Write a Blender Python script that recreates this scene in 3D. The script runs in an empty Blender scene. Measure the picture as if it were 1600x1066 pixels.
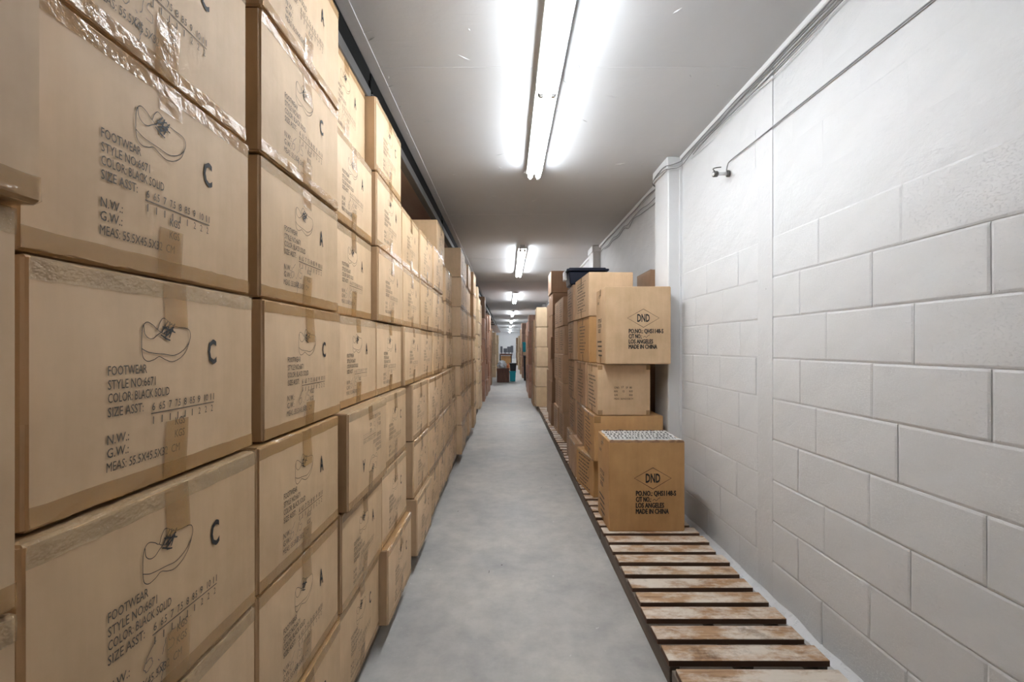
import bpy, math, random
from mathutils import Vector, Matrix, noise

# ------------------------------------------------------------------ camera, world, exposure
scene = bpy.context.scene
COL = scene.collection
CAM_H = 1.27
cam = bpy.data.objects.new('camera', bpy.data.cameras.new('camera'))
COL.objects.link(cam)
cam.location = (0, 0, CAM_H)
cam.rotation_euler = (math.radians(90), 0, 0)
cam.data.sensor_width = 36
cam.data.lens = 711 / 1600 * 36
cam.data.shift_x = 7 / 1600
cam.data.shift_y = 8 / 1600
cam.data.clip_start = 0.02
scene.camera = cam

world = bpy.data.worlds.new('world'); scene.world = world
world.use_nodes = True
world.node_tree.nodes['Background'].inputs[0].default_value = (1, 1, 1, 1)
world.node_tree.nodes['Background'].inputs[1].default_value = 0.02

vs = scene.view_settings
vs.view_transform = 'Standard'; vs.look = 'None'; vs.gamma = 1; vs.use_curve_mapping = False
vs.exposure = 1.55
TUBE_STRENGTH = 17.0

rnd = random.Random(7)

# ------------------------------------------------------------------ helpers
MATS = {}

def nmat(name):
    m = bpy.data.materials.new(name); m.use_nodes = True
    nt = m.node_tree
    for n in list(nt.nodes): nt.nodes.remove(n)
    out = nt.nodes.new('ShaderNodeOutputMaterial')
    p = nt.nodes.new('ShaderNodeBsdfPrincipled')
    nt.links.new(p.outputs[0], out.inputs[0])
    MATS[name] = m
    return m, nt, p, out

def node(nt, kind, **kw):
    n = nt.nodes.new(kind)
    for k, v in kw.items():
        if k.startswith('i_'): n.inputs[k[2:]].default_value = v
        else: setattr(n, k, v)
    return n

def noise_tex(nt, scale, detail=4, rough=.55, stretch=None, use='Object'):
    tc = node(nt, 'ShaderNodeTexCoord')
    mp = node(nt, 'ShaderNodeMapping')
    if stretch: mp.inputs['Scale'].default_value = stretch
    nt.links.new(tc.outputs[use], mp.inputs[0])
    n = node(nt, 'ShaderNodeTexNoise')
    n.inputs['Scale'].default_value = scale; n.inputs['Detail'].default_value = detail
    n.inputs['Roughness'].default_value = rough
    nt.links.new(mp.outputs[0], n.inputs['Vector'])
    return n

def ramp(nt, src, stops):
    r = node(nt, 'ShaderNodeValToRGB')
    el = r.color_ramp.elements
    while len(el) < len(stops): el.new(.5)
    for e, (p, c) in zip(el, stops):
        e.position = p; e.color = (*c, 1) if len(c) == 3 else c
    nt.links.new(src, r.inputs[0])
    return r

def mixc(nt, fac, a, b, blend='MIX'):
    m = node(nt, 'ShaderNodeMix', data_type='RGBA', blend_type=blend)
    for sock, v in ((m.inputs[0], fac), (m.inputs[6], a), (m.inputs[7], b)):
        if hasattr(v, 'links'): nt.links.new(v, sock)
        elif isinstance(v, (int, float)): sock.default_value = v
        else: sock.default_value = (*v, 1)
    return m.outputs[2]

def bump(nt, p, src, strength, dist):
    b = node(nt, 'ShaderNodeBump'); b.inputs['Strength'].default_value = strength
    b.inputs['Distance'].default_value = dist
    nt.links.new(src, b.inputs['Height'])
    prev = p.inputs['Normal'].links
    if prev: nt.links.new(prev[0].from_socket, b.inputs['Normal'])
    nt.links.new(b.outputs[0], p.inputs['Normal'])

def cardboard(name, ca, cb, rough=.62):
    m, nt, p, o = nmat(name)
    oi = node(nt, 'ShaderNodeObjectInfo')
    base = ramp(nt, oi.outputs['Random'], [(0, ca), (1, cb)])
    n1 = noise_tex(nt, 5, 5, .6)
    blot = ramp(nt, n1.outputs[0], [(.3, (.86, .84, .80)), (.65, (1.04, 1.04, 1.04))])
    c = mixc(nt, 1.0, base.outputs[0], blot.outputs[0], 'MULTIPLY')
    n2 = noise_tex(nt, 30, 3, .6, (1, 1, .12))
    st = ramp(nt, n2.outputs[0], [(.3, (.94, .93, .92)), (.7, (1.03, 1.03, 1.03))])
    c = mixc(nt, 1.0, c, st.outputs[0], 'MULTIPLY')
    nt.links.new(c, p.inputs['Base Color'])
    p.inputs['Roughness'].default_value = rough
    bump(nt, p, n1.outputs[0], .25, .01)
    bump(nt, p, n2.outputs[0], .12, .003)
    return m

cardboard('card', (.59, .405, .235), (.66, .465, .29))
cardboard('card_amber', (.53, .30, .115), (.58, .345, .15))
cardboard('card_brown', (.40, .25, .145), (.47, .30, .18))
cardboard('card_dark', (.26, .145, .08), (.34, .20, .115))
cardboard('card_red', (.47, .255, .17), (.58, .35, .25), .35)
cardboard('card_pale', (.66, .49, .31), (.72, .55, .37))

def plain(name, col, rough=.5, metal=0, **kw):
    m, nt, p, o = nmat(name)
    p.inputs['Base Color'].default_value = (*col, 1)
    p.inputs['Roughness'].default_value = rough
    p.inputs['Metallic'].default_value = metal
    for k, v in kw.items(): p.inputs[k].default_value = v
    return m

plain('ink', (.025, .022, .02), .7)
plain('ink_soft', (.09, .07, .05), .7)
plain('ink_pencil', (.13, .11, .10), .7)
plain('navy_plastic', (.012, .018, .04), .35)
plain('white_plastic', (.75, .75, .74), .4)
plain('teal_plastic', (.01, .36, .44), .35)
plain('black_plastic', (.02, .02, .022), .4)
plain('grey_plastic', (.10, .11, .13), .4)
plain('white_metal', (.78, .78, .78), .3)
plain('black_steel', (.006, .006, .006), .8, **{'Specular IOR Level': .1})
plain('grey_steel', (.13, .125, .12), .45, .3)
plain('rail_steel', (.075, .072, .07), .5)
plain('cable_grey', (.22, .22, .22), .5)
plain('cable_white', (.62, .62, .62), .5)
plain('bag_plastic', (.62, .66, .70), .25)
plain('bag_orange', (.75, .25, .10), .3)

# shiny brown packing tape, half see-through
m, nt, p, o = nmat('tape')
p.inputs['Base Color'].default_value = (.50, .28, .10, 1)
p.inputs['Roughness'].default_value = .16
p.inputs['Alpha'].default_value = .55
n = noise_tex(nt, 40, 3, .6); bump(nt, p, n.outputs[0], .55, .006)
m, nt, p, o = nmat('tape_clear')
p.inputs['Base Color'].default_value = (.64, .46, .25, 1)
p.inputs['Roughness'].default_value = .10
p.inputs['Alpha'].default_value = .42
n = noise_tex(nt, 55, 3, .65); bump(nt, p, n.outputs[0], 1.0, .02)

# painted masonry
def paint(name, col, pit, pit_scale, rough=.55, lump=.15):
    m, nt, p, o = nmat(name)
    n0 = noise_tex(nt, 1.3, 4, .6, use='Object')
    c = ramp(nt, n0.outputs[0], [(.3, tuple(.93 * x for x in col)), (.7, col)])
    n9 = noise_tex(nt, pit_scale * .55, 3, .6, (1, 1, .6))
    sp = ramp(nt, n9.outputs[0], [(.215, (.30, .30, .30)), (.25, (1, 1, 1))])
    nt.links.new(mixc(nt, 1.0, c.outputs[0], sp.outputs[0], 'MULTIPLY'), p.inputs['Base Color'])
    p.inputs['Roughness'].default_value = rough
    n1 = noise_tex(nt, pit_scale, 6, .7)
    r = ramp(nt, n1.outputs[0], [(.30, (0, 0, 0)), (.46, (1, 1, 1))])
    bump(nt, p, r.outputs[0], pit, .009)
    n2 = noise_tex(nt, 9, 4, .6)
    bump(nt, p, n2.outputs[0], lump, .012)
    return m
paint('block_paint', (.72, .72, .725), .45, 42)
paint('block_paint_rough', (.72, .72, .725), .55, 34)
paint('plaster_paint', (.68, .68, .685), .28, 26, lump=.3)
paint('pillar_paint', (.73, .73, .735), .05, 20)
# ceiling paint
m, nt, p, o = nmat('ceiling_paint')
n0 = noise_tex(nt, .9, 5, .6, (1, .5, 1))
c = ramp(nt, n0.outputs[0], [(.3, (.60, .605, .62)), (.7, (.66, .665, .68))])
nt.links.new(c.outputs[0], p.inputs['Base Color']); p.inputs['Roughness'].default_value = .6
n1 = noise_tex(nt, 7, 5, .65); bump(nt, p, n1.outputs[0], .22, .01)
n2 = noise_tex(nt, 3, 2, .4, (1, 6, 1))
r = ramp(nt, n2.outputs[0], [(.66, (0, 0, 0)), (.72, (1, 1, 1))]); bump(nt, p, r.outputs[0], .12, .004)
# concrete floor
m, nt, p, o = nmat('concrete')
n0 = noise_tex(nt, 1.6, 7, .62)
c0 = ramp(nt, n0.outputs[0], [(.28, (.29, .287, .283)), (.48, (.405, .393, .372)), (.72, (.52, .495, .455))])
n1 = noise_tex(nt, 9, 6, .7)
c1 = ramp(nt, n1.outputs[0], [(.25, (.80, .80, .81)), (.6, (1.03, 1.03, 1.03))])
c = mixc(nt, 1.0, c0.outputs[0], c1.outputs[0], 'MULTIPLY')
n3 = noise_tex(nt, 26, 3, .5)
sp = ramp(nt, n3.outputs[0], [(.72, (0, 0, 0)), (.76, (1, 1, 1))])
c = mixc(nt, sp.outputs[0], c, (.55, .54, .52))
n4 = noise_tex(nt, 17, 2, .5, (1.3, .7, 1))
sd = ramp(nt, n4.outputs[0], [(.755, (0, 0, 0)), (.77, (1, 1, 1))])
c = mixc(nt, sd.outputs[0], c, (.10, .095, .09))
nt.links.new(c, p.inputs['Base Color'])
rr = ramp(nt, n0.outputs[0], [(.3, (.42, .42, .42)), (.7, (.6, .6, .6))]); nt.links.new(rr.outputs[0], p.inputs['Roughness'])
bump(nt, p, n1.outputs[0], .12, .004)
# pallet wood: grain along X, pale scuffs, per-board tint
m, nt, p, o = nmat('pallet_wood')
oi = node(nt, 'ShaderNodeObjectInfo')
geo = node(nt, 'ShaderNodeNewGeometry')
def wnoise(scale, stretch, detail=4, rough=.6):
    mp = node(nt, 'ShaderNodeMapping'); mp.inputs['Scale'].default_value = stretch
    nt.links.new(geo.outputs['Position'], mp.inputs[0])
    n = node(nt, 'ShaderNodeTexNoise'); n.inputs['Scale'].default_value = scale
    n.inputs['Detail'].default_value = detail; n.inputs['Roughness'].default_value = rough
    nt.links.new(mp.outputs[0], n.inputs['Vector']); return n
g = wnoise(14, (.35, 5, 5), 5, .65)
c0 = ramp(nt, g.outputs[0], [(.3, (.20, .105, .05)), (.55, (.40, .255, .145)), (.75, (.50, .36, .23))])
tint = ramp(nt, oi.outputs['Random'], [(0, (.9, .80, .68)), (.5, (1.05, 1.0, .95)), (1, (1.15, 1.15, 1.15))])
c = mixc(nt, 1.0, c0.outputs[0], tint.outputs[0], 'MULTIPLY')
s = wnoise(6.5, (.8, 1.5, 1), 6, .72)
sc = ramp(nt, s.outputs[0], [(.42, (0, 0, 0)), (.58, (.9, .9, .9))])
c = mixc(nt, sc.outputs[0], c, (.66, .59, .51))
d = wnoise(5, (1, 1, 1), 5, .7)
dk = ramp(nt, d.outputs[0], [(.28, (.45, .40, .36)), (.42, (1, 1, 1))])
c = mixc(nt, 1.0, c, dk.outputs[0], 'MULTIPLY')
nt.links.new(c, p.inputs['Base Color']); p.inputs['Roughness'].default_value = .6
bump(nt, p, g.outputs[0], .4, .004)
plain('slat_side_shade', (.13, .07, .042), .8)  # slat sides in shade: the darkness is put into the colour
m, nt, p, o = nmat('stringer_wood')
n0 = noise_tex(nt, 8, 4, .6, (1, .3, 3))
c = ramp(nt, n0.outputs[0], [(.3, (.10, .075, .055)), (.7, (.19, .15, .12))])
nt.links.new(c.outputs[0], p.inputs['Base Color']); p.inputs['Roughness'].default_value = .7
m, nt, p, o = nmat('deck_wood')
n0 = noise_tex(nt, 5, 4, .6, (1, .2, 1))
c = ramp(nt, n0.outputs[0], [(.3, (.33, .21, .155)), (.7, (.42, .29, .22))])
nt.links.new(c.outputs[0], p.inputs['Base Color']); p.inputs['Roughness'].default_value = .6
# crate wood with a wavy figure
m, nt, p, o = nmat('crate_wood')
n0 = noise_tex(nt, 6, 4, .6, (5, 5, .5))
c = ramp(nt, n0.outputs[0], [(.3, (.05, .018, .012)), (.7, (.14, .06, .035))])
nt.links.new(c.outputs[0], p.inputs['Base Color']); p.inputs['Roughness'].default_value = .35
# glowing tube
m, nt, p, o = nmat('tube_glow')
p.inputs['Base Color'].default_value = (.9, .9, .9, 1)
p.inputs['Emission Color'].default_value = (.90, .955, 1.0, 1)
p.inputs['Emission Strength'].default_value = TUBE_STRENGTH

def mesh(name, v, f, mat, smooth=False):
    me = bpy.data.meshes.new(name)
    me.from_pydata([tuple(q) for q in v], [], f)
    if smooth:
        for poly in me.polygons: poly.use_smooth = True
    me.materials.append(MATS[mat])
    me.update()
    return me

def obj(name, me, parent=None, loc=(0, 0, 0), rot=(0, 0, 0)):
    o = bpy.data.objects.new(name, me); COL.objects.link(o)
    o.location = loc; o.rotation_euler = rot
    if parent: o.parent = parent
    return o

def tag(o, label=None, cat=None, group=None, kind=None):
    if label: o['label'] = label
    if cat: o['category'] = cat
    if group: o['group'] = group
    if kind: o['kind'] = kind
    return o

def box_vf(x0, x1, y0, y1, z0, z1, bev=0.0):
    """box with chamfered edges when bev > 0"""
    if bev <= 0:
        v = [(x, y, z) for x in (x0, x1) for y in (y0, y1) for z in (z0, z1)]
        f = [(0, 1, 3, 2), (4, 6, 7, 5), (0, 4, 5, 1), (2, 3, 7, 6), (0, 2, 6, 4), (1, 5, 7, 3)]
        return v, f
    c = ((x0 + x1) / 2, (y0 + y1) / 2, (z0 + z1) / 2)
    h = ((x1 - x0) / 2, (y1 - y0) / 2, (z1 - z0) / 2)
    v, idx = [], {}
    for sx in (-1, 1):
        for sy in (-1, 1):
            for sz in (-1, 1):
                for ax in range(3):
                    q = [h[i] - (0 if i == ax else bev) for i in range(3)]
                    idx[(sx, sy, sz, ax)] = len(v)
                    v.append((c[0] + sx * q[0], c[1] + sy * q[1], c[2] + sz * q[2]))
    f = []
    for s in (-1, 1):
        f.append([idx[(s, a, b, 0)] for a, b in ((-1, -1), (1, -1), (1, 1), (-1, 1))][::s])
        f.append([idx[(a, s, b, 1)] for a, b in ((-1, -1), (1, -1), (1, 1), (-1, 1))][::-s])
        f.append([idx[(a, b, s, 2)] for a, b in ((-1, -1), (1, -1), (1, 1), (-1, 1))][::s])
    for a in (-1, 1):
        for b in (-1, 1):
            f.append([idx[(-1, a, b, 1)], idx[(1, a, b, 1)], idx[(1, a, b, 2)], idx[(-1, a, b, 2)]])
            f.append([idx[(a, -1, b, 0)], idx[(a, 1, b, 0)], idx[(a, 1, b, 2)], idx[(a, -1, b, 2)]])
            f.append([idx[(a, b, -1, 0)], idx[(a, b, 1, 0)], idx[(a, b, 1, 1)], idx[(a, b, -1, 1)]])
            for c_ in (-1, 1):
                f.append([idx[(a, b, c_, k)] for k in range(3)])
    return v, f

def fix_normals(me):
    import bmesh
    bm = bmesh.new(); bm.from_mesh(me)
    bmesh.ops.recalc_face_normals(bm, faces=bm.faces)
    bm.to_mesh(me); bm.free()
    return me

def bmx(name, dims, mat, bev=0.0):
    v, f = box_vf(*dims[:6], dims[6] if len(dims) > 6 else bev)
    return fix_normals(mesh(name, v, f, mat))

def join_vf(parts):
    V, F = [], []
    for v, f in parts:
        o = len(V); V += list(v); F += [tuple(i + o for i in q) for q in f]
    return V, F

def tube_vf(pts, r, n=6):
    pts = [Vector(q) for q in pts]; V, F = [], []
    for i, q in enumerate(pts):
        t = (pts[min(i + 1, len(pts) - 1)] - pts[max(i - 1, 0)]).normalized()
        a = t.orthogonal().normalized() if abs(t.z) > .9 else t.cross(Vector((0, 0, 1))).normalized()
        b = t.cross(a)
        for k in range(n):
            an = 2 * math.pi * k / n
            V.append(q + (a * math.cos(an) + b * math.sin(an)) * r)
    for i in range(len(pts) - 1):
        for k in range(n):
            F.append((i * n + k, i * n + (k + 1) % n, (i + 1) * n + (k + 1) % n, (i + 1) * n + k))
    F.append(tuple(range(n))[::-1]); F.append(tuple((len(pts) - 1) * n + k for k in range(n)))
    return V, F

def smooth_path(pts, sub=6):
    pts = [Vector(q) for q in pts]; out = []
    for i in range(len(pts) - 1):
        p0, p1, p2, p3 = pts[max(i - 1, 0)], pts[i], pts[i + 1], pts[min(i + 2, len(pts) - 1)]
        for k in range(sub):
            t = k / sub
            out.append(.5 * ((2 * p1) + (p2 - p0) * t + (2 * p0 - 5 * p1 + 4 * p2 - p3) * t * t + (3 * p1 - p0 - 3 * p2 + p3) * t ** 3))
    out.append(pts[-1]); return out

# ------------------------------------------------------------------ the room
XR = 1.315           # right wall
ZC = 2.70            # ceiling
YN, YF = -9.0, 46.0
XL = -1.32
def struct(name, dims, mat, bev=0):
    return tag(obj(name, bmx(name, dims, mat, bev)), kind='structure')
tag(struct('floor', (XL - .2, XR + .2, YN, YF, -.15, 0), 'concrete'), 'grey stained concrete floor of the long aisle')
tag(struct('ceiling', (-.715, XR + .2, YN, YF, ZC, ZC + .1), 'ceiling_paint'), 'grey painted plaster ceiling over the aisle')
tag(struct('ceiling', (XL - .2, -.735, YN, YF, 2.635, 2.665), 'deck_wood'), 'brown wooden decking above the left cartons')
struct('wall_left', (XL - .2, XL, YN, YF, 0, ZC), 'plaster_paint')
struct('wall_back', (XL - .2, XR + .2, YF, YF + .15, 0, ZC), 'plaster_paint')
struct('wall_front', (XL - .2, XR + .2, YN - .15, YN, 0, ZC), 'plaster_paint')
wr = struct('wall_right', (XR + .0050, XR + .2, YN, YF, 0, ZC), 'plaster_paint')
tag(wr, 'white painted concrete block wall on the right')

# concrete blocks of the right wall, one object each
COURSE, LEN = .2015, .4055
def block_mesh(name, mat, bev, seed):
    # face of a block on a small grid so that arrises are soft and worn
    us = [-1, -.965, -.5, 0, .5, .965, 1]; vsn = [-1, -.93, -.4, .4, .93, 1]
    V, F = [], []
    for j, vv in enumerate(vsn):
        for i, u in enumerate(us):
            e = (i in (0, len(us) - 1)) or (j in (0, len(vsn) - 1))
            nz = noise.noise(Vector((u * 2 + seed * 7, vv * 2, seed)))
            x = (bev if e else 0) + nz * .0012
            w = noise.noise(Vector((u * 5 + seed, vv * 5, seed * 3))) * .012 if e else 0
            V.append((x, -u * .5 * (1 + w), vv * .5 * (1 + w)))
    nu = len(us)
    for j in range(len(vsn) - 1):
        for i in range(nu - 1):
            F.append((j * nu + i, j * nu + i + 1, (j + 1) * nu + i + 1, (j + 1) * nu + i))
    b = len(V)
    ring = [i for i in range(nu)] + [j * nu + nu - 1 for j in range(1, len(vsn))] + \
           [(len(vsn) - 1) * nu + i for i in range(nu - 2, -1, -1)] + [j * nu for j in range(len(vsn) - 2, 0, -1)]
    for r in ring: V.append((.03, V[r][1], V[r][2]))
    for k in range(len(ring)):
        k2 = (k + 1) % len(ring)
        F.append((ring[k], b + k, b + k2, ring[k2]))
    me = mesh(name, V, F, mat)
    for poly in me.polygons: poly.use_smooth = True
    fix_normals(me); me.set_sharp_from_angle(angle=math.radians(2.2))
    return me
B_SHARP = [block_mesh('block', 'block_paint', .0026, s) for s in range(4)]
B_ROUGH = [block_mesh('block_rough', 'block_paint_rough', .0018, s + 9) for s in range(4)]
B_FLUSH = [block_mesh('block_flush', 'plaster_paint', .0003, s + 21) for s in range(3)]
PH = {0: 1.50, 1: 1.655, 2: 1.486, 3: 1.655, 4: 1.535, 5: 1.643, 6: 1.474, 7: 1.645, 8: 1.52}
def lay_blocks(y_lo, y_hi, phase_of, near):
    for k in range(14):
        z0 = k * COURSE; z1 = min((k + 1) * COURSE, ZC)
        if z1 - z0 < .04: continue
        ph = phase_of(k)
        n0 = math.floor((y_lo - ph) / LEN)
        y = ph + n0 * LEN
        while y < y_hi:
            a, b = max(y, y_lo), min(y + LEN, y_hi)
            y += LEN
            if b - a < .05: continue
            if k >= 9: mset, gap = B_FLUSH, -.002
            elif near: mset, gap = B_SHARP, rnd.choice((.0014, .0026, .0044))
            else: mset, gap = B_ROUGH, rnd.choice((.0010, .0016, .0030))
            pr = rnd.uniform(-.0012, .0012) if k < 9 else rnd.uniform(-.0004, .0004)
            o = obj('concrete_block', rnd.choice(mset), wr, (XR + pr + (.0035 if k >= 9 else 0), (a + b) / 2, (z0 + z1) / 2))
            o.scale = (1, (b - a) - gap, (z1 - z0) - gap)
lay_blocks(.85, 2.262, lambda k: PH.get(k, 1.5 + .2 * (k % 2)), True)
lay_blocks(2.384, 6.45, lambda k: 2.60 + .2 * (k % 2) + rnd.uniform(-.03, .03), False)
band = obj('plaster_band', bmx('plaster_band', (XR - .0006, XR + .05, 2.258, 2.388, 0, ZC), 'plaster_paint', 0), wr)
# rough cement line at the foot of the wall
V, F = [], []
ys = [.9 + .05 * i for i in range(70)]
for i, y in enumerate(ys):
    w = .02 + .016 * noise.noise(Vector((y * 6, 0, 3))); h = .028 + .02 * noise.noise(Vector((y * 5, 4, 1)))
    V += [(XR - w - .012, y, 0.0), (XR - w * .4 - .004, y, h * .55), (XR + .01, y, h + .01)]
for i in range(len(ys) - 1):
    a = i * 3; F += [(a, a + 3, a + 4, a + 1), (a + 1, a + 4, a + 5, a + 2)]
obj('mortar_fillet', mesh('mortar_fillet', V, F, 'block_paint_rough', True), wr)

# pillars on the right wall
PILL = [3.44 + 3.03 * k for k in range(13)] + [.41 - 3.03]
for k, y in enumerate(PILL):
    nm = 'trim_%d' % (k + 1)
    o = struct(nm, (1.214, XR + .02, y, y + .31, 0, 2.655), 'pillar_paint', .006)
    tag(o, 'white painted pillar standing out of the block wall')
    obj('capital', bmx('capital', (1.200, XR + .02, y - .012, y + .325, 2.61, 2.70), 'pillar_paint', .008), o)
    obj('corner_bead', bmx('corner_bead', (1.297, XR + .01, y - .010, y, 0, 2.61), 'pillar_paint', .002), o)
# cove along the top of the wall, paint lip along the left ceiling edge
struct('trim_20', (1.292, XR + .02, YN, 3.42, 2.66, 2.70), 'pillar_paint', .008)
struct('trim_21', (1.292, XR + .02, 3.78, YF, 2.66, 2.70), 'pillar_paint', .008)
struct('trim_22', (-.713, -.655, YN, YF, 2.6975, 2.702), 'ceiling_paint', .0015)
# ceiling board joints: slightly proud cover strips
for k, y in enumerate((2.33, 4.95, 7.4, 10.0)):
    struct('trim_%d' % (30 + k), (-.70, XR, y, y + .05, 2.6985, 2.703), 'ceiling_paint', .0012)
# little paint drips and plaster blisters under the ceiling
V, F = [], []
for k in range(46):
    if k < 20: x, y = rnd.uniform(-.69, -.63), rnd.uniform(1.6, 5.5)
    else: x, y = rnd.uniform(-.5, 1.2), rnd.uniform(1.8, 4.6)
    a = rnd.uniform(0, 3.1); l = rnd.uniform(.006, .045); w = rnd.uniform(.0015, .004)
    dx, dy = math.cos(a) * l, math.sin(a) * l; nx, ny = -math.sin(a) * w, math.cos(a) * w
    b = len(V)
    V += [(x - dx, y - dy, 2.70), (x + nx, y + ny, 2.70), (x + dx, y + dy, 2.70), (x - nx, y - ny, 2.70), (x, y, 2.6955)]
    F += [(b, b + 1, b + 4), (b + 1, b + 2, b + 4), (b + 2, b + 3, b + 4), (b + 3, b, b + 4)]
o = obj('paint_blisters', mesh('paint_blisters', V, F, 'ceiling_paint'), bpy.data.objects['ceiling']); o['kind'] = 'stuff'

# ------------------------------------------------------------------ fluorescent fittings
HOUS = fix_normals(mesh('housing', *join_vf([box_vf(-.036, .036, 0, 2.44, -.055, 0, .004), box_vf(-.062, .062, 0, 2.44, -.053, -.036, .003)]), 'white_metal'))
SOCK = bmx('socket', (-.010, .010, 0, .022, -.100, -.052, .002), 'white_metal')
TUBE = mesh('tube', *tube_vf([(0, .012, -.078), (0, 1.195, -.078)], .0185, 12), 'tube_glow', True)
CAPM = mesh('tube_cap', *tube_vf([(0, 0, -.078), (0, .02, -.078)], .019, 12), 'grey_steel', True)
LIGHT_Y = [1.21, 6.42, 11.9, 18.2, 24.2, 30.6, 36.6, 42.6]
LWHERE = ['closest to the camera', 'second along the ceiling from the camera', 'third along the ceiling from the camera',
          'fourth along the ceiling from the camera', 'fifth along the ceiling from the camera', 'sixth along the ceiling from the camera', 'seventh along the ceiling from the camera', 'farthest down the aisle']
for y, wh in zip(LIGHT_Y, LWHERE):
    e = tag(obj('fluorescent_light', None, None, (.212, y, ZC)), 'bare twin tube fluorescent ceiling light, ' + wh, 'light', 'ceiling lights along the aisle')
    obj('housing', HOUS, e)
    for sx in (-.031, .031):
        for k in range(2):
            t = obj('tube', TUBE, e, (sx, .012 + k * 1.21, 0)); obj('tube_cap', CAPM, t, (0, 0, 0)); obj('tube_cap', CAPM, t, (0, 1.187, 0))
        for yy in (.0, 1.209, 2.418): obj('socket', SOCK, e, (sx, yy, 0))

# ------------------------------------------------------------------ steel beams at the top of the left storage bays
BW = bmx('web', (-.735, -.712, 0, 2.56, 2.592, 2.698, .002), 'black_steel')
BF = bmx('flange', (-.760, -.704, 0, 2.56, 2.530, 2.590, .004), 'rail_steel')
BR = bmx('end_bracket', (-1.15, -.700, 2.54, 2.585, 2.585, 2.635, .003), 'black_steel')
SEG = [-2.8, -.21, 2.38, 4.97, 7.56, 10.15, 12.74, 15.33, 17.92, 20.51, 23.1, 25.7]
for k, y in enumerate(SEG):
    wh = ['behind the camera', 'closest to the camera', 'second from the camera', 'third from the camera'][k] if k < 4 else '%s along from the camera' % \
        ['fourth', 'fifth', 'sixth', 'seventh', 'eighth', 'ninth', 'tenth', 'eleventh'][k - 4]
    e = tag(obj('steel_beam', None, None, (0, y, 0)), 'black steel beam with grey lower rail over left cartons, ' + wh, 'beam', 'steel beams over the left cartons')
    obj('web', BW, e); obj('lower_rail', BF, e); obj('end_bracket', BR, e)

# ------------------------------------------------------------------ pallets
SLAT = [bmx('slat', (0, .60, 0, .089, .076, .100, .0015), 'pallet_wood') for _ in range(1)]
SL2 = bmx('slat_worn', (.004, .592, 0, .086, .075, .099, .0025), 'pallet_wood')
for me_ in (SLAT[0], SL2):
    me_.materials.append(MATS['slat_side_shade'])
    for poly in me_.polygons: poly.material_index = 0 if abs(poly.normal.z) > .5 else 1  # upright faces take the painted shade colour, the rest stays wood
STR = bmx('stringer', (0, .038, 0, 1.262, 0.0, .078, .002), 'stringer_wood')
STB = bmx('bottom_slat', (.044, .554, 0, .098, .002, .014, .001), 'stringer_wood')
def pallet(x, y, label, group, mirror=1, n=10):
    e = tag(obj('pallet', None, None, (x, y, 0)), label, 'pallet', group)
    for k in range(n):
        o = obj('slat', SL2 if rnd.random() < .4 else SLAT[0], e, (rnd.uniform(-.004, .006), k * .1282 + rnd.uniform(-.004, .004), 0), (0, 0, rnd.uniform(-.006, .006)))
    for sx in (.004, .28, .556): obj('stringer', STR, e, (sx, .002, 0))
    for k in range(n): obj('bottom_slat', STB, e, (0, .06 + k * .12, 0))
    return e
ORD = ['first', 'second', 'third', 'fourth', 'fifth', 'sixth', 'seventh', 'eighth', 'ninth', 'tenth', 'eleventh', 'twelfth', 'thirteenth']
RP = ['empty slatted wooden pallet by the white block wall, nearest to the camera',
      'slatted wooden pallet under the torn-topped carton by the white wall',
      'wooden pallet under the stack of large right-hand cartons',
      'wooden pallet under the narrow brown right-hand stack', 'wooden pallet under the dark right-hand stack',
      'wooden pallet under the pale tan right-hand stack', 'wooden pallet behind the pale tan right-hand stack']
for k, l in enumerate(RP): pallet(.60, .41 + 1.284 * k, l, 'wooden pallets along the right wall')
for k in range(7):
    pallet(-1.165, -.15 + 1.284 * k, 'dark wooden pallet under the left footwear cartons, %s from the camera' % ORD[k], 'wooden pallets under the left cartons')

# ------------------------------------------------------------------ flat print
DG = None
def text_vf(txt, size, width=None, bold=0.0):
    cu = bpy.data.curves.new('t', 'FONT'); cu.body = txt; cu.size = size; cu.resolution_u = 2
    cu.offset = 0 if 'M' in txt else bold * size; cu.fill_mode = 'FRONT'
    o = bpy.data.objects.new('t', cu); COL.objects.link(o)
    dg = bpy.context.evaluated_depsgraph_get(); dg.update()
    me = bpy.data.meshes.new_from_object(o.evaluated_get(dg))
    V = [(v.co.x, v.co.y) for v in me.vertices]; F = [tuple(q.vertices) for q in me.polygons]
    bpy.data.objects.remove(o); bpy.data.curves.remove(cu); bpy.data.meshes.remove(me)
    if V:
        x0, x1 = min(v[0] for v in V), max(v[0] for v in V)
        s = width / (x1 - x0) if width else 1
        V = [((x - x0) * s, y) for x, y in V]
    return V, F

def at(vf, u, v, flip=False):
    V, F = vf
    if flip: return [(-(x + u), -(y + v)) for x, y in V], F
    return [(x + u, y + v) for x, y in V], F

def ribbon(pts, w, closed=False):
    V, F = [], []
    n = len(pts)
    for i, q in enumerate(pts):
        a = pts[(i - 1) % n] if closed or i > 0 else q
        b = pts[(i + 1) % n] if closed or i < n - 1 else q
        dx, dy = b[0] - a[0], b[1] - a[1]; l = math.hypot(dx, dy) or 1
        nx, ny = -dy / l * w / 2, dx / l * w / 2
        V += [(q[0] - nx, q[1] - ny), (q[0] + nx, q[1] + ny)]
    for i in range(n if closed else n - 1):
        j = (i + 1) % n
        F.append((2 * i, 2 * j, 2 * j + 1, 2 * i + 1))
    return V, F

def curve2(pts, sub=5):
    return [(q.x, q.y) for q in smooth_path([(a, b, 0) for a, b in pts], sub)]

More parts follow.
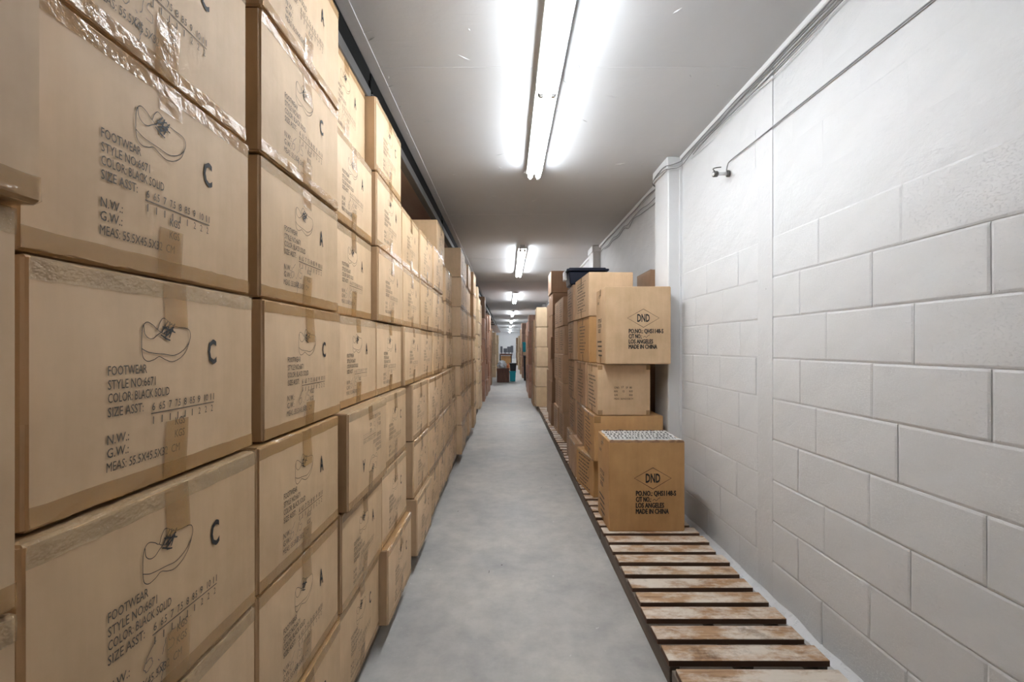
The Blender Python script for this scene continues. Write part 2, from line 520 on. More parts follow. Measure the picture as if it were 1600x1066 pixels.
# ------------------------------------------------------------------ cartons
TG = [-1, -.98, -.62, -.22, .22, .62, .98, 1]
BUL = .006
def place(dims, face, u, v, off):
    lx, ly, lz = dims
    if face in '+X-X': w = ly
    else: w = lx
    a, b = max(-1, min(1, 2 * u / w)), max(-1, min(1, 2 * v / lz))
    d = BUL * (1 - a * a) * (1 - b * b) + off
    if face == '+X': return (lx / 2 + d, u, v)
    if face == '-X': return (-lx / 2 - d, -u, v)
    if face == '-Y': return (u, -ly / 2 - d, v)
    return (-u, ly / 2 + d, v)

CACHE = {}
def carton_body(dims, mat, var=0):
    key = ('b', dims, mat, var)
    if key in CACHE: return CACHE[key]
    lx, ly, lz = dims; h = (lx / 2, ly / 2, lz / 2)
    V, idx, F = [], {}, []
    N = len(TG)
    def vert(i, j, k):
        t = (i, j, k)
        if t in idx: return idx[t]
        q = [TG[i], TG[j], TG[k]]
        P = [q[a] * h[a] for a in range(3)]
        on = [abs(q[a]) == 1 for a in range(3)]
        for a in (0, 1):
            if on[a]:
                o2 = [b for b in range(3) if b != a]
                P[a] += math.copysign(BUL if (a == 0 or dims != SD) else 0, q[a]) * (1 - q[o2[0]] ** 2) * (1 - q[o2[1]] ** 2)
        if sum(on) >= 2:
            wob = .0022 * noise.noise(Vector((q[0] * 2.3 + var * 5.1, q[1] * 2.3, q[2] * 2.3 + var)))
            for a in range(3):
                if on[a]: P[a] -= math.copysign(.0032 + wob, q[a])
            if sum(on) == 3:
                for a in range(3): P[a] -= math.copysign(.002 + .003 * abs(noise.noise(Vector((q[0] + var * 3.3, q[1], q[2])))), q[a])
        elif on[2] and q[2] > 0: P[2] -= .003 * abs(noise.noise(Vector((q[0] * 2, q[1] * 2, var * 3.1))))
        idx[t] = len(V); V.append(P); return idx[t]
    for a in range(3):
        b, c = (a + 1) % 3, (a + 2) % 3
        for s in (0, N - 1):
            for m1 in range(N - 1):
                for m2 in range(N - 1):
                    q = []
                    for d1, d2 in ((0, 0), (1, 0), (1, 1), (0, 1)):
                        t = [0, 0, 0]; t[a] = s; t[b] = m1 + d1; t[c] = m2 + d2
                        q.append(vert(*t))
                    F.append(tuple(q) if s else tuple(q[::-1]))
    me = mesh('carton_body', V, F, mat, True); me.set_sharp_from_angle(angle=math.radians(11))
    CACHE[key] = me
    return me

def edge_tape(dims, face, top, var, mat, drop=.028):
    key = ('e', dims, face, top, var, mat, drop)
    if key in CACHE: return CACHE[key]
    r = random.Random(hash((var, top)) & 255)
    lx, ly, lz = dims; w = (ly if 'X' in face else lx) / 2 * .985
    s = 1 if top else -1; n = 22; V, F = [], []
    for i in range(n + 1):
        u = -w + 2 * w * i / n
        j = lambda a: r.uniform(-a, a)
        dr = drop + j(.0009)
        V += [place(dims, face, u, s * (lz / 2 + .0008), -.045),
              place(dims, face, u, s * (lz / 2 + .0008), -.006 + j(.002)),
              place(dims, face, u, s * (lz / 2 - .004 + j(.0025)), .0012 + j(.0012) + .001),
              place(dims, face, u, s * (lz / 2 - .013 + j(.003)), .0010 + abs(j(.0014))),
              place(dims, face, u, s * (lz / 2 - dr), .0009)]
    for i in range(n):
        for k in range(4):
            a = i * 5 + k; F.append((a, a + 5, a + 6, a + 1))
    me = mesh('edge_tape', V, F, mat); CACHE[key] = me
    return me

def strip_tape(dims, face, top, mat, length=.075, wid=.05, u0=0.0):
    key = ('s', dims, face, top, mat, length, wid, u0)
    if key in CACHE: return CACHE[key]
    r = random.Random(11)
    lz = dims[2]; s = 1 if top else -1; V, F = [], []; n = 6
    for i in range(n + 1):
        d = length * i / n
        for t in (-1, -.33, .33, 1):
            V.append(place(dims, face, u0 + t * wid / 2, s * (lz / 2 - .003 - d), .0016 + abs(r.uniform(0, .0010)) * (abs(t) < 1)))
    for i in range(n):
        for k in range(3):
            a = i * 4 + k; F.append((a, a + 1, a + 5, a + 4))
    me = mesh('strip_tape', V, F, mat); CACHE[key] = me
    return me

def print_mesh(key, vfs, dims, face, mat, off=.0011):
    k = ('p', key, dims, face)
    if k in CACHE: return CACHE[k]
    V, F = join_vf(vfs)
    me = mesh(key, [place(dims, face, u, v, off) for u, v in V], F, mat); CACHE[k] = me
    return me

# --- the footwear print: measured from the top-left corner of a 45.5 x 32 cm end face
SD = (.555, .453, .3145)
def fu(x): return x - SD[1] / 2
def fv(d): return SD[2] / 2 - d
CAP = .0185
LINES = [('FOOTWEAR', .143, .064), ('STYLE NO:6671', .162, .080), ('COLOR: BLACK SOLID', .180, .108), ('SIZE ASST:', .199, .058),
         ('N.W.:', .236, .034), ('G.W.:', .254, .034), ('MEAS: 55.5X45.5X32', .273, .108)]
def footwear_print():
    out = [at(text_vf(t, CAP, w, .006), fu(.10), fv(d)) for t, d, w in LINES]
    out.append(at(text_vf('CM', CAP, .018, .006), fu(.216), fv(.273)))
    for d in (.230, .250): out.append(at(text_vf('KGS', CAP * .95, .022, .006), fu(.222), fv(d)))
    x0, x1 = .172, .318
    sizes = ['6', '6.5', '7', '7.5', '8', '8.5', '9', '10', '11']; qty = '111111222'
    for k, (s, q) in enumerate(zip(sizes, qty)):
        x = x0 + .002 + (x1 - x0 - .012) * k / 8
        out.append(at(text_vf(s, .0165, .0058 if len(s) == 1 else .0115 if '.' in s else .010, .008), fu(x - (.003 if '.' in s else 0)), fv(.200)))
        out.append(at(text_vf(q, .0165, .0052 if q == '2' else .0019, 0), fu(x + .002), fv(.2205)))
    out.append(ribbon([(fu(x0), fv(.2045)), (fu(x1), fv(.2045))], .0016))
    return out
FP = footwear_print()
def shoe_art():
    ox, oy, w, h = fu(.155), fv(.128), .102, .070
    S = lambda pts: [(ox + a * w, oy + b * h) for a, b in curve2(pts)]
    t = .0011
    out = [ribbon(S([(.0, .30), (.01, .62), (.05, .80), (.12, .86), (.22, .80), (.30, .72), (.35, .86), (.42, .97), (.50, .93), (.58, .84), (.72, .79),
                     (.86, .78), (.97, .74), (1.0, .60), (.96, .44), (.87, .30), (.74, .19), (.60, .14), (.42, .17), (.26, .19), (.12, .22), (.0, .30)]), t),
           ribbon(S([(.0, .30), (.02, .12), (.10, .03), (.22, .06), (.32, .12), (.44, .05), (.56, .0), (.68, .03), (.80, .12), (.90, .26), (.97, .46)]), t),
           ribbon(S([(.05, .80), (.06, .62), (.13, .52), (.22, .52), (.30, .60), (.38, .66)]), t),
           ribbon(S([(.30, .72), (.36, .66), (.46, .62), (.56, .64)]), t)]
    for a, b in (((.40, .72), (.60, .86)), ((.42, .64), (.64, .78)), ((.45, .56), (.62, .72)), ((.38, .66), (.52, .92)), ((.46, .58), (.56, .90)), ((.53, .54), (.64, .84)),
                 ((.36, .60), (.50, .50)), ((.40, .78), (.66, .66)), ((.44, .52), (.55, .48)), ((.5, .6), (.66, .86))):
        out.append(ribbon([(ox + a[0] * w, oy + a[1] * h), (ox + b[0] * w, oy + b[1] * h)], .0022))
    return out
SA = shoe_art()
LET = {c: [at(text_vf(c, .060, .0235, .022), fu(.302), fv(.134))] for c in 'AC'}
def scrawl(seed):
    r = random.Random(seed); j = lambda: r.uniform(-.004, .004)
    ox, oy = fu(.140 + r.uniform(-.01, .02)), fv(.246)
    P = lambda pts: [(ox + a + j() * .3, oy + b + j() * .3) for a, b in curve2(pts)]
    t = .0011
    out = [ribbon(P([(.020, .030), (.006, .016), (.000, .002), (.006, -.006), (.014, .000), (.012, .010), (.003, .008)]), t),
           ribbon(P([(.026, -.002), (.028, -.005)]), t), ribbon(P([(.040, .022), (.034, .000)]), t),
           ribbon(P([(.060, .026), (.048, .024), (.046, .014), (.056, .012), (.056, .000), (.044, .000)]), t),
           ribbon(P([(.038, -.014), (.028, -.012), (.026, -.022), (.036, -.022), (.038, -.012), (.036, -.030), (.034, -.044)]), t)]
    return out
SCR = [scrawl(s) for s in (1, 2, 3)]

def flipuv(vfs): return [([(-a, -b) for a, b in V], F) for V, F in vfs]
TILT = .005
def shoe_carton(xf, y0, z0, letter, label, upside=False, seed=0, mat='card', rz=None, group='footwear cartons stacked along the left', near=True, blank=False, dims=SD):
    r = random.Random(seed * 131 + 17)
    lx, ly, lz = dims
    e = tag(obj('shoe_carton', None, None, (xf - lx / 2, y0 + ly / 2, z0), (0, 0, r.uniform(-TILT, TILT) if rz is None else rz)), label, 'carton', group)
    var = r.randrange(3); c = (0, 0, lz / 2)
    obj('body', carton_body(dims, mat, var), e, c)
    f = '+X'
    tm = 'tape_clear' if r.random() < .55 else 'tape'
    obj('edge_tape', edge_tape(dims, f, True, var, tm), e, c)
    obj('edge_tape', edge_tape(dims, f, False, var, 'tape'), e, c)
    obj('strip_tape', strip_tape(dims, f, True, 'tape', .05 + .02 * var), e, c)
    obj('strip_tape', strip_tape(dims, f, False, 'tape', .06 + .015 * ((var + 1) % 3)), e, c)
    if blank: return e
    fl = (lambda q: flipuv(q)) if upside else (lambda q: q)
    tg = '_turned' if upside else ''
    obj('printed_text', print_mesh('printed_text' + tg, fl(FP), dims, f, 'ink_soft'), e, c)
    obj('shoe_drawing', print_mesh('shoe_drawing' + tg, fl(SA), dims, f, 'ink'), e, c)
    obj('size_letter', print_mesh('size_letter_' + letter + tg, fl(LET[letter]), dims, f, 'ink'), e, c)
    if near and r.random() < .8:
        k = r.randrange(3); obj('handwriting', print_mesh('handwriting%d' % k + tg, fl(SCR[k]), dims, f, 'ink_pencil'), e, c)
    return e

ROWN = ['bottom', 'second from bottom', 'third from bottom', 'fourth from bottom', 'fifth from bottom', 'sixth from bottom', 'seventh from bottom', 'eighth from bottom']
PITCH, BASE = .3195, .1005
# (lower-rows start Y, lower X, upper-rows start Y, upper X, rows, letters from the floor up)
COLS = [
    (.490, -.530, .508, -.548, 7, 'CACCCCA'),
    (.966, -.528, .996, -.535, 7, 'CAACACA'),
    (1.440, -.528, 1.462, -.566, 7, 'CAAAAAA'),
    (1.902, -.522, 1.930, -.556, 7, 'CCCAAAC'),
    (2.530, -.530, 2.405, -.552, 6, 'CCCAAA'),
    (2.993, -.522, 2.890, -.556, 6, 'CACACA'),
    (3.455, -.528, 3.350, -.552, 6, 'ACCAAC'),
    (3.918, -.524, 3.812, -.600, 7, 'CAACCCA'),
    (4.385, -.548, 4.280, -.578, 6, 'CACCAC'),
    (4.900, -.500, 4.900, -.505, 7, 'ACACACA'),
    (5.450, -.515, 5.450, -.522, 7, 'CCAACAC'),
    (5.915, -.512, 5.918, -.516, 7, 'ACCACAC'),
    (6.500, -.488, 6.500, -.490, 7, 'CACACCA'),
]
sd = 0
for ci, (yl, xl, yu, xu, rows, let) in enumerate(COLS):
    for r in range(rows):
        sd += 1
        low = r < 3
        jr = random.Random(sd * 31)
        x = (xl if low else xu) + jr.uniform(-.010, .010); y = (yl if low else yu) + jr.uniform(-.004, .004)
        if ci == 2 and r == 6: x = -.60
        if ci == 2 and r == 2: x = -.505
        if ci == 3 and r == 0: x = -.498
        if ci == 4 and r == 0: x = -.500
        ups = (ci, r) in ((2, 2), (7, 3), (5, 1))
        lab = 'tan footwear carton lettered %s, %s in the %s left stack' % (let[r], ROWN[r], ORD[ci])
        if ups: lab = 'upside-down tan footwear carton, %s in the %s left stack' % (ROWN[r], ORD[ci])
        shoe_carton(x, y, BASE + r * PITCH, let[r], lab, ups, sd, near=ci < 4)
# blank-ended cartons at the very left edge of the picture
EDGE = (.50, .40, .43)
zc = BASE
for k, (h, xx) in enumerate(((.452, -.500), (.438, -.507), (.415, -.507), (.430, -.488), (.430, -.50))):
    shoe_carton(xx, .072 if k != 3 else .078, zc, 'A', 'shiny taped tan carton cut by the left picture edge, %s of its stack' % ROWN[k], seed=900 + k, blank=True, rz=0,
                group='taped cartons at the left picture edge', dims=(.50, .40, h)); zc += h + .004

# ------------------------------------------------------------------ plain cartons
def carton(x0, y0, z0, dims, label, mat='card_brown', rz=0, group=None, var=0, tapes=(), prints=(), name='carton'):
    """x0, y0: corner nearest to the camera on the low-x side; prints: (key, vfs, face, ink)"""
    lx, ly, lz = dims
    e = tag(obj(name, None, None, (x0 + lx / 2, y0 + ly / 2, z0), (0, 0, rz)), label, 'carton', group)
    c = (0, 0, lz / 2)
    obj('body', carton_body(dims, mat, var), e, c)
    for t in tapes:
        if t[0] == 'e': obj('edge_tape', edge_tape(dims, t[1], t[2], var, t[3] if len(t) > 3 else 'tape', .02), e, c)
        else: obj('strip_tape', strip_tape(dims, t[1], t[2], 'tape', t[3] if len(t) > 3 else .07, t[4] if len(t) > 4 else .05, t[5] if len(t) > 5 else 0.0), e, c)
    for key, vfs, face, ink in prints:
        obj(key if key in ('diamond_outline', 'brand_lettering', 'handwriting_mark') else 'printed_text', print_mesh(key, vfs, dims, face, ink), e, c)
    return e

def dash_lines(seed, w, h, n, x0=None, frame=False):
    """small illegible print: rows of short dashes"""
    r = random.Random(seed); out = []
    for k in range(n):
        v = h / 2 - h * (k + .5) / n; u = -w / 2 + (r.uniform(0, .05) if k % 3 else 0)
        end = w / 2 * r.uniform(.3, 1)
        while u < end:
            l = r.uniform(.01, .045); out.append(ribbon([(u, v), (min(u + l, w / 2), v)], h / n * .34)); u += l + r.uniform(.006, .014)
    if frame: out.append(ribbon([(-w / 2 - .015, -h / 2 - .01), (w / 2 + .015, -h / 2 - .01), (w / 2 + .015, h / 2 + .01), (-w / 2 - .015, h / 2 + .01)], .004, True))
    return out
def shift(vfs, du, dv): return [([(a + du, b + dv) for a, b in V], F) for V, F in vfs]

# --- the two big cartons with the diamond mark
DD = (.478, .345, .570)
DOX = .035
DIAMOND = [('diamond_outline', shift([ribbon([(-.115, .052), (.002, .118), (.118, .052), (.002, -.016)], .0036, True)], DOX, 0), '-Y', 'ink'),
           ('brand_lettering', shift([at(text_vf('DND', .078, .092, .03), -.044, .026)], DOX, 0), '-Y', 'ink'),
           ('handwriting_mark', shift([ribbon(curve2([(.0, -.090), (.012, -.080), (.022, -.090), (.034, -.078), (.048, -.070)]), .0035)], DOX, 0), '-Y', 'ink_soft')]
for n_, (t, v, w) in enumerate((('PO.NO.: QHS1148-S', -.058, .252), ('C/T NO.:', -.096, .094), ('LOS ANGELES', -.134, .176), ('MADE IN CHINA', -.172, .206))):
    DIAMOND.append(('diamond_line_%d' % n_, shift([at(text_vf(t, .044, w, .0), -.106 + d_, v + d2_) for d_, d2_ in ((0, 0), (.0016, 0), (.0032, 0), (.0016, .0014), (.0016, -.0014))], DOX, 0), '-Y', 'ink'))
SIDEP = tuple(('side_word_%d' % n_, [at(text_vf(t, z_, w, .03), u, v)], '-X', 'ink_soft') for n_, (t, z_, w, u, v) in enumerate(
    (('QTY', .03, .08, -.06, .22), ('N.W.', .03, .07, -.10, .17), ('STYLE', .036, .13, -.07, .03), ('COLOR', .036, .13, -.07, -.01), ('SIZE', .036, .10, -.07, -.05))))
SIDEP += tuple(('side_dash_%d' % n_, [ribbon([(-.10 + .012 * n_, -.12 - .035 * n_), (.06, -.12 - .035 * n_)], .012)], '-X', 'ink_soft') for n_ in range(4))
dt = (('s', '-X', True, .05, .05), ('s', '-X', False, .05, .05))
low = carton(.640, 2.872, BASE, DD, 'amber DND carton with torn white printed paper on top, lowest by the wall', 'card_amber', 0.0, 'large diamond-marked cartons', 1, dt,
             tuple(DIAMOND) + SIDEP)
# torn barcode paper on its top
pv, pf = [], []
nx_, ny_ = 26, 9
for j in range(ny_ + 1):
    for i in range(nx_ + 1):
        e_ = i in (0, nx_) or j in (0, ny_)
        pv.append((-.225 + .45 * i / nx_ + (rnd.uniform(-.008, .008) if e_ else 0), -.158 + .316 * j / ny_ + (rnd.uniform(-.010, .010) if e_ else 0),
                   DD[2] + .0025 + (rnd.uniform(0, .006) if not e_ else rnd.uniform(0, .003))))
for j in range(ny_):
    for i in range(nx_):
        a = j * (nx_ + 1) + i; pf.append((a, a + 1, a + nx_ + 2, a + nx_ + 1))
m, nt, p, o = nmat('paper'); p.inputs['Base Color'].default_value = (.70, .69, .66, 1); p.inputs['Roughness'].default_value = .5
pap = obj('torn_paper', mesh('torn_paper', pv, pf, 'paper', True), low); pap['label'] = 'torn white paper printed with rows of black bars'
bars = []
r2 = random.Random(3)
for row in range(5):
    y = -.142 + row * .062; x = -.215
    while x < .205:
        w = r2.choice((.006, .010, .014)); bars.append(([(x, y), (x + w, y), (x + w + .004, y + .036), (x + .004, y + .036)], [(0, 1, 2, 3)])); x += w + r2.choice((.006, .010, .016))
V, F = join_vf(bars)
obj('bar_print', mesh('bar_print', [(a, b, DD[2] + .0105) for a, b in V], F, 'ink'), pap)
# torn cardboard rim around the paper
V, F = [], []
for i in range(31):
    x = -.232 + .464 * i / 30; h = abs(rnd.gauss(0, .0045)) + .001
    V += [(x, .160, DD[2] - .008), (x, .166 + rnd.uniform(-.004, .004), DD[2] + h + .004)]
for i in range(30): F.append((2 * i, 2 * i + 2, 2 * i + 3, 2 * i + 1))
b0 = len(V)
for i in range(31):
    x = -.234 + .468 * i / 30; h = abs(rnd.gauss(0, .003))
    V += [(x, -.1735, DD[2] - .010), (x, -.170 + rnd.uniform(-.003, .002), DD[2] + h)]
for i in range(30): F.append((b0 + 2 * i, b0 + 2 * i + 2, b0 + 2 * i + 3, b0 + 2 * i + 1))
obj('torn_rim', mesh('torn_rim', V, F, 'card_dark'), low)

RG = 'cartons heaped against the right wall'
ZB = [BASE, .402, .748, 1.134, 1.522]
carton(.717, 3.330, ZB[3] + .004, DD, 'tan DND carton overhanging at the top front of the right heap', 'card', 0.0, 'large diamond-marked cartons', 2, dt,
       tuple(DIAMOND) + SIDEP)
# ragged top rim on that one
def box_front_print(lines):
    return [at(text_vf(t, s, w, .015), u, v) for t, u, v, s, w in lines]
AP = box_front_print([('C/NO.', -.075, .012, .02, .04), ('17', -.022, .014, .022, .018), ('OF', .012, .012, .02, .016), ('80', .040, .012, .02, .018),
                      ('N.W.', -.075, -.016, .02, .028), ('12', -.012, -.016, .02, .014), ('KGS', .038, -.016, .02, .026),
                      ('G.W.', -.075, -.044, .02, .028), ('KGS', .038, -.044, .02, .026), ('MEAS. 56X42X38CM', -.075, -.072, .02, .142)])
BP = box_front_print([('C/NO.:', -.135, .040, .032, .08), ('48', -.028, .042, .034, .03), ('. OF 128', .018, .040, .032, .09), ('MADE IN CHINA', -.135, -.005, .032, .17)])
SP = [dash_lines(s, .30, .26, 9) for s in range(6)]
SPF = dash_lines(40, .36, .24, 9, frame=True)
tpx = (('e', '-X', True), ('s', '-X', True, .06), ('s', '-X', False, .06))
carton(.680, 3.430, ZB[2], (.396, .440, .382), 'tan taped carton directly under the overhanging DND carton', 'card', 0, RG, 0,
       tpx + (('s', '-Y', True, .035, .035, -.18), ('s', '-Y', False, .035, .035, -.18), ('s', '-Y', True, .035, .03, .182), ('s', '-Y', False, .035, .03, .182)),
       (('small_front_print', AP, '-Y', 'ink'), ('side_lines0', shift(SP[0], 0, -.02), '-X', 'ink_soft')))
carton(.652, 3.425, ZB[1], (.520, .450, .342), 'wide amber carton behind the lowest DND carton', 'card_amber', 0, RG, 1,
       tpx + (('s', '-Y', True, .05, .05, -.235),), (('wide_front_print', BP, '-Y', 'ink_soft'), ('side_lines1', SP[1], '-X', 'ink_soft')))
carton(.628, 3.540, ZB[0], (.46, .45, .298), 'skewed amber carton jutting into the aisle at pallet level', 'card_amber', math.radians(8), RG, 2,
       (('e', '-X', True),), (('side_lines2', SP[2], '-X', 'ink_soft'),))
carton(.600, 4.055, ZB[0], (.50, .42, .298), 'tan pallet-level carton behind the skewed amber one', 'card_brown', 0, RG, 1, tpx)
# second and third columns of the heap
carton(.664, 3.895, ZB[1], (.52, .47, .342), 'brown carton low in the heap, behind the wide amber carton', 'card_brown', 0, RG, 2, tpx, (('side_lines3', SP[3], '-X', 'ink_soft'),))
carton(.664, 3.885, ZB[2], (.50, .47, .382), 'brown carton at mid height behind the small-print taped carton', 'card_brown', .01, RG, 0, tpx, (('side_lines4', SP[4], '-X', 'ink_soft'),))
carton(.676, 3.800, ZB[3], (.44, .56, .384), 'tan carton behind the overhanging DND carton, under the framed-print carton', 'card_amber', .02, RG, 1, tpx, (('side_lines5', SP[5], '-X', 'ink_soft'),))
carton(.668, 3.800, ZB[4], (.372, .62, .368), 'tan carton with framed print on top of the right heap', 'card', .035, RG, 2,
       (('s', '-X', True, .10), ('s', '-X', False, .08)), (('framed_print', SPF, '-X', 'ink_soft'),))
carton(1.212, 3.86, .002, (.055, .40, 1.92), 'dark flat folded carton standing between the heap and the wall', 'card_dark', 0, RG, 0)
for k, (z, h, x) in enumerate(zip(ZB, (.298, .342, .382, .384, .356), (.640, .672, .660, .655, .648))):
    carton(x, 4.49, z, (.50, .43, h), 'brown carton %s in the stack under the navy tote' % ROWN[k], 'card_brown', rnd.uniform(-.01, .01), RG, k % 3, tpx, (('side_lines%d' % (k % 6), SP[k % 6], '-X', 'ink_soft'),))

# navy storage tote lying on that stack
t = tag(obj('storage_tote', None, None, (.80, 4.70, 1.884)), 'navy plastic storage tote with lid on top of the right heap', 'tote')
v, f = box_vf(-.19, .19, -.155, .155, 0, .135, .012)
v = [(x * (.90 + .10 * z / .135), y * (.90 + .10 * z / .135), z) for x, y, z in v]
obj('tub', fix_normals(mesh('tub', v, f, 'navy_plastic')), t)
obj('lid', fix_normals(mesh('lid', *join_vf([box_vf(-.212, .212, -.175, .175, .136, .158, .006), box_vf(-.185, .185, -.15, .15, .156, .172, .006)]), 'navy_plastic')), t)
obj('handle', bmx('handle', (-.222, -.196, -.06, .06, .06, .155, .006), 'white_plastic'), t)

# ------------------------------------------------------------------ stacks farther along the right wall
def stack(x0, y0, dims, n, mat, what, group, z0=BASE, jitter=.012, tapes=(), prints=(), hs=None, top_mat=None):
    z = z0; q = random.Random(int(y0 * 100) + int(x0 * 10))
    for k in range(n):
        h = hs[k] if hs else dims[2]
        d = (dims[0], dims[1], h)
        mm = top_mat if (top_mat and k == n - 1) else mat
        carton(x0 + q.uniform(-jitter, jitter), y0 + q.uniform(-jitter, jitter) * .5, z, d, '%s, %s' % (what, ROWN[k] if n <= 8 else ROWN[k] if k < 8 else 'top'), mm,
               q.uniform(-.02, .02), group, q.randrange(3), tapes, prints)
        z += h + (.0035 if y0 < 7 else .008)
GF = 'narrow brown stacks on the right'
sl = lambda k: (('side_lines%d' % k, SP[k], '-X', 'ink_soft'),)
stack(.684, 5.56, (.50, .50, .353), 5, 'card_brown', 'brown carton in the front column of the narrow right stack', GF, prints=sl(1))
stack(.676, 6.07, (.50, .50, .353), 5, 'card_brown', 'brown carton in the rear column of the narrow right stack', GF, prints=sl(2))
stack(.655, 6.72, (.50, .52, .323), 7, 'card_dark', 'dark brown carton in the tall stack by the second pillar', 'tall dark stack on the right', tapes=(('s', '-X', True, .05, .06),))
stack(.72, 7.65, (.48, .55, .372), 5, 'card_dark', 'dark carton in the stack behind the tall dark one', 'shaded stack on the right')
stack(.560, 8.80, (.60, .55, .378), 5, 'card_pale', 'pale tan carton of the right stack past the dark ones', 'pale stack on the right', tapes=(('e', '-X', True),), prints=())
stack(.545, 9.60, (.60, .62, .45), 4, 'card_brown', 'brown carton of the stack behind the pale right one', 'brown stack on the right', z0=.002)
stack(.525, 11.1, (.62, .62, .40), 5, 'card_red', 'reddish wrapped carton of the near red right stack', 'near red stack on the right', z0=.002)
stack(.53, 12.3, (.62, .62, .38), 5, 'card_red', 'reddish wrapped carton of the middle red right stack', 'middle red stack on the right', z0=.002)
stack(.56, 13.6, (.62, .62, .44), 4, 'card_brown', 'brown carton of the stack before the teal bin', 'stack before the teal bin', z0=.002)
stack(.57, 18.0, (.60, .7, .43), 5, 'card_red', 'pinkish carton of the far right stack behind the teal bin', 'stack behind the teal bin', z0=.002)
stack(.58, 20.5, (.60, .8, .40), 5, 'card_brown', 'brown carton of the far right stack past the pinkish one', 'far brown stack on the right', z0=.002)
stack(.58, 24.5, (.60, .9, .45), 4, 'card_pale', 'tan carton of the far pale right stack', 'far pale stack on the right', z0=.002)
stack(.58, 30.0, (.60, .9, .45), 4, 'card_brown', 'brown carton of the farthest right stack', 'farthest stack on the right', z0=.002)
# ------------------------------------------------------------------ stacks farther along the left
stack(-1.12, 8.45, (.58, .55, .2205), 8, 'card_pale', 'flat tan carton of the left stack past the footwear cartons', 'flat tan cartons on the left', z0=.25 + BASE, tapes=(('e', '+X', True),))
carton(-1.12, 8.45, BASE, (.58, .55, .247), 'deep tan carton under the flat tan ones on the left', 'card_pale', 0, None, 1)
carton(-1.14, 8.47, .353 + 8 * .2285, (.58, .5, .20), 'loose tan carton topping the flat tan ones on the left', 'card_pale', .03, None, 2)
stack(-1.13, 9.15, (.58, .60, .42), 5, 'card_pale', 'tan carton of the left stack behind the flat tan ones', 'tan stack on the left', z0=.002)
stack(-1.10, 10.4, (.58, .62, .40), 5, 'card_red', 'reddish carton of the tall left stack with brown top', 'near red stack on the left', top_mat='card_dark', hs=(.47, .47, .47, .47, .49), z0=.002)
stack(-1.12, 11.5, (.60, .62, .40), 5, 'card_red', 'reddish wrapped carton of the second red left stack', 'second red stack on the left', z0=.002)
stack(-1.10, 12.6, (.60, .62, .42), 5, 'card_red', 'reddish wrapped carton of the third red left stack', 'third red stack on the left', z0=.002)
stack(-1.10, 14.7, (.58, .7, .36), 5, 'card_dark', 'dark brown carton of the left stack beside the wooden crate', 'dark stack on the left', z0=.002, top_mat='card_brown')
stack(-1.08, 18.5, (.60, .8, .45), 4, 'card_pale', 'tan carton of the far left stack behind the wooden crate', 'far tan stack on the left', z0=.002)
stack(-1.06, 23.0, (.60, .9, .45), 4, 'card_pale', 'pale carton of the farthest left stack', 'farthest stack on the left', z0=.002)

# loose strap hanging off the flat tan stack
o = obj('loose_strap', mesh('loose_strap', *tube_vf(smooth_path([(-.56, 8.47, 1.34), (-.50, 8.40, 1.26), (-.475, 8.40, 1.15), (-.465, 8.42, 1.0), (-.51, 8.44, .93)]), .006, 6), 'card_pale', True))
tag(o, 'thin tan strap bowing out from the flat tan cartons', 'strap')

# ------------------------------------------------------------------ things standing across the far end
e = tag(obj('wooden_crate', None, None, (-.155, 16.1, 0)), 'dark wooden crate standing across the far aisle', 'crate')
obj('body', bmx('body', (-.215, .215, -.2, .2, 0, .46, .01), 'crate_wood'), e)
obj('lid', bmx('lid', (-.228, .228, -.21, .21, .46, .49, .006), 'crate_wood'), e)
def blob(name, c, r, mat, seed, label, cat):
    import bmesh
    bm = bmesh.new(); bmesh.ops.create_icosphere(bm, subdivisions=3, radius=1)
    for v in bm.verts:
        d = 1 + .35 * noise.noise(v.co * 2.2 + Vector((seed, 0, 0))) + .14 * noise.noise(v.co * 6 + Vector((0, seed, 0)))
        v.co = Vector((v.co.x * r[0] * d, v.co.y * r[1] * d, max(v.co.z * r[2] * d, -r[2] * .7)))
    me = bpy.data.meshes.new(name); bm.to_mesh(me); bm.free(); me.materials.append(MATS[mat])
    return tag(obj(name, me, None, c), label, cat)
blob('plastic_bag', (-.20, 16.05, .605), (.16, .16, .16), 'bag_plastic', 3, 'crumpled pale plastic bag on the wooden crate', 'bag')
blob('plastic_bag', (.022, 16.0, .560), (.05, .12, .10), 'bag_orange', 9, 'small orange bag beside the pale bag on the crate', 'bag')
def bin_(x, y, z, w, d, h, mat, label, cat='bin', lidmat=None):
    e = tag(obj('storage_bin', None, None, (x, y, z)), label, cat)
    v, f = box_vf(-w / 2, w / 2, -d / 2, d / 2, 0, h, .012)
    v = [(a * (.86 + .14 * c / h), b * (.86 + .14 * c / h), c) for a, b, c in v]
    obj('tub', fix_normals(mesh('tub', v, f, mat)), e)
    obj('rim', bmx('rim', (-w / 2 - .012, w / 2 + .012, -d / 2 - .012, d / 2 + .012, h - .035, h + .004, .006), lidmat or mat), e)
    return e
bin_(.185, 16.5, 0, .225, .3, .365, 'teal_plastic', 'teal storage bin on the floor beside the wooden crate')
bin_(.20, 16.5, .371, .235, .3, .285, 'black_plastic', 'black storage bin stacked on the teal floor bin')
e = tag(obj('trash_can', None, None, (.70, 16.8, 0)), 'tall dark can under the raised teal bin', 'trash can')
v, f = tube_vf([(0, 0, 0), (0, 0, .45), (0, 0, .9)], .115, 14)
v = [(p_[0] * (.86 + .14 * p_[2] / .9), p_[1] * (.86 + .14 * p_[2] / .9), p_[2]) for p_ in v]
obj('barrel', mesh('barrel', v, f, 'black_plastic'), e)
obj('lid', mesh('lid', *tube_vf([(0, 0, .902), (0, 0, .93)], .125, 14), 'grey_plastic'), e)
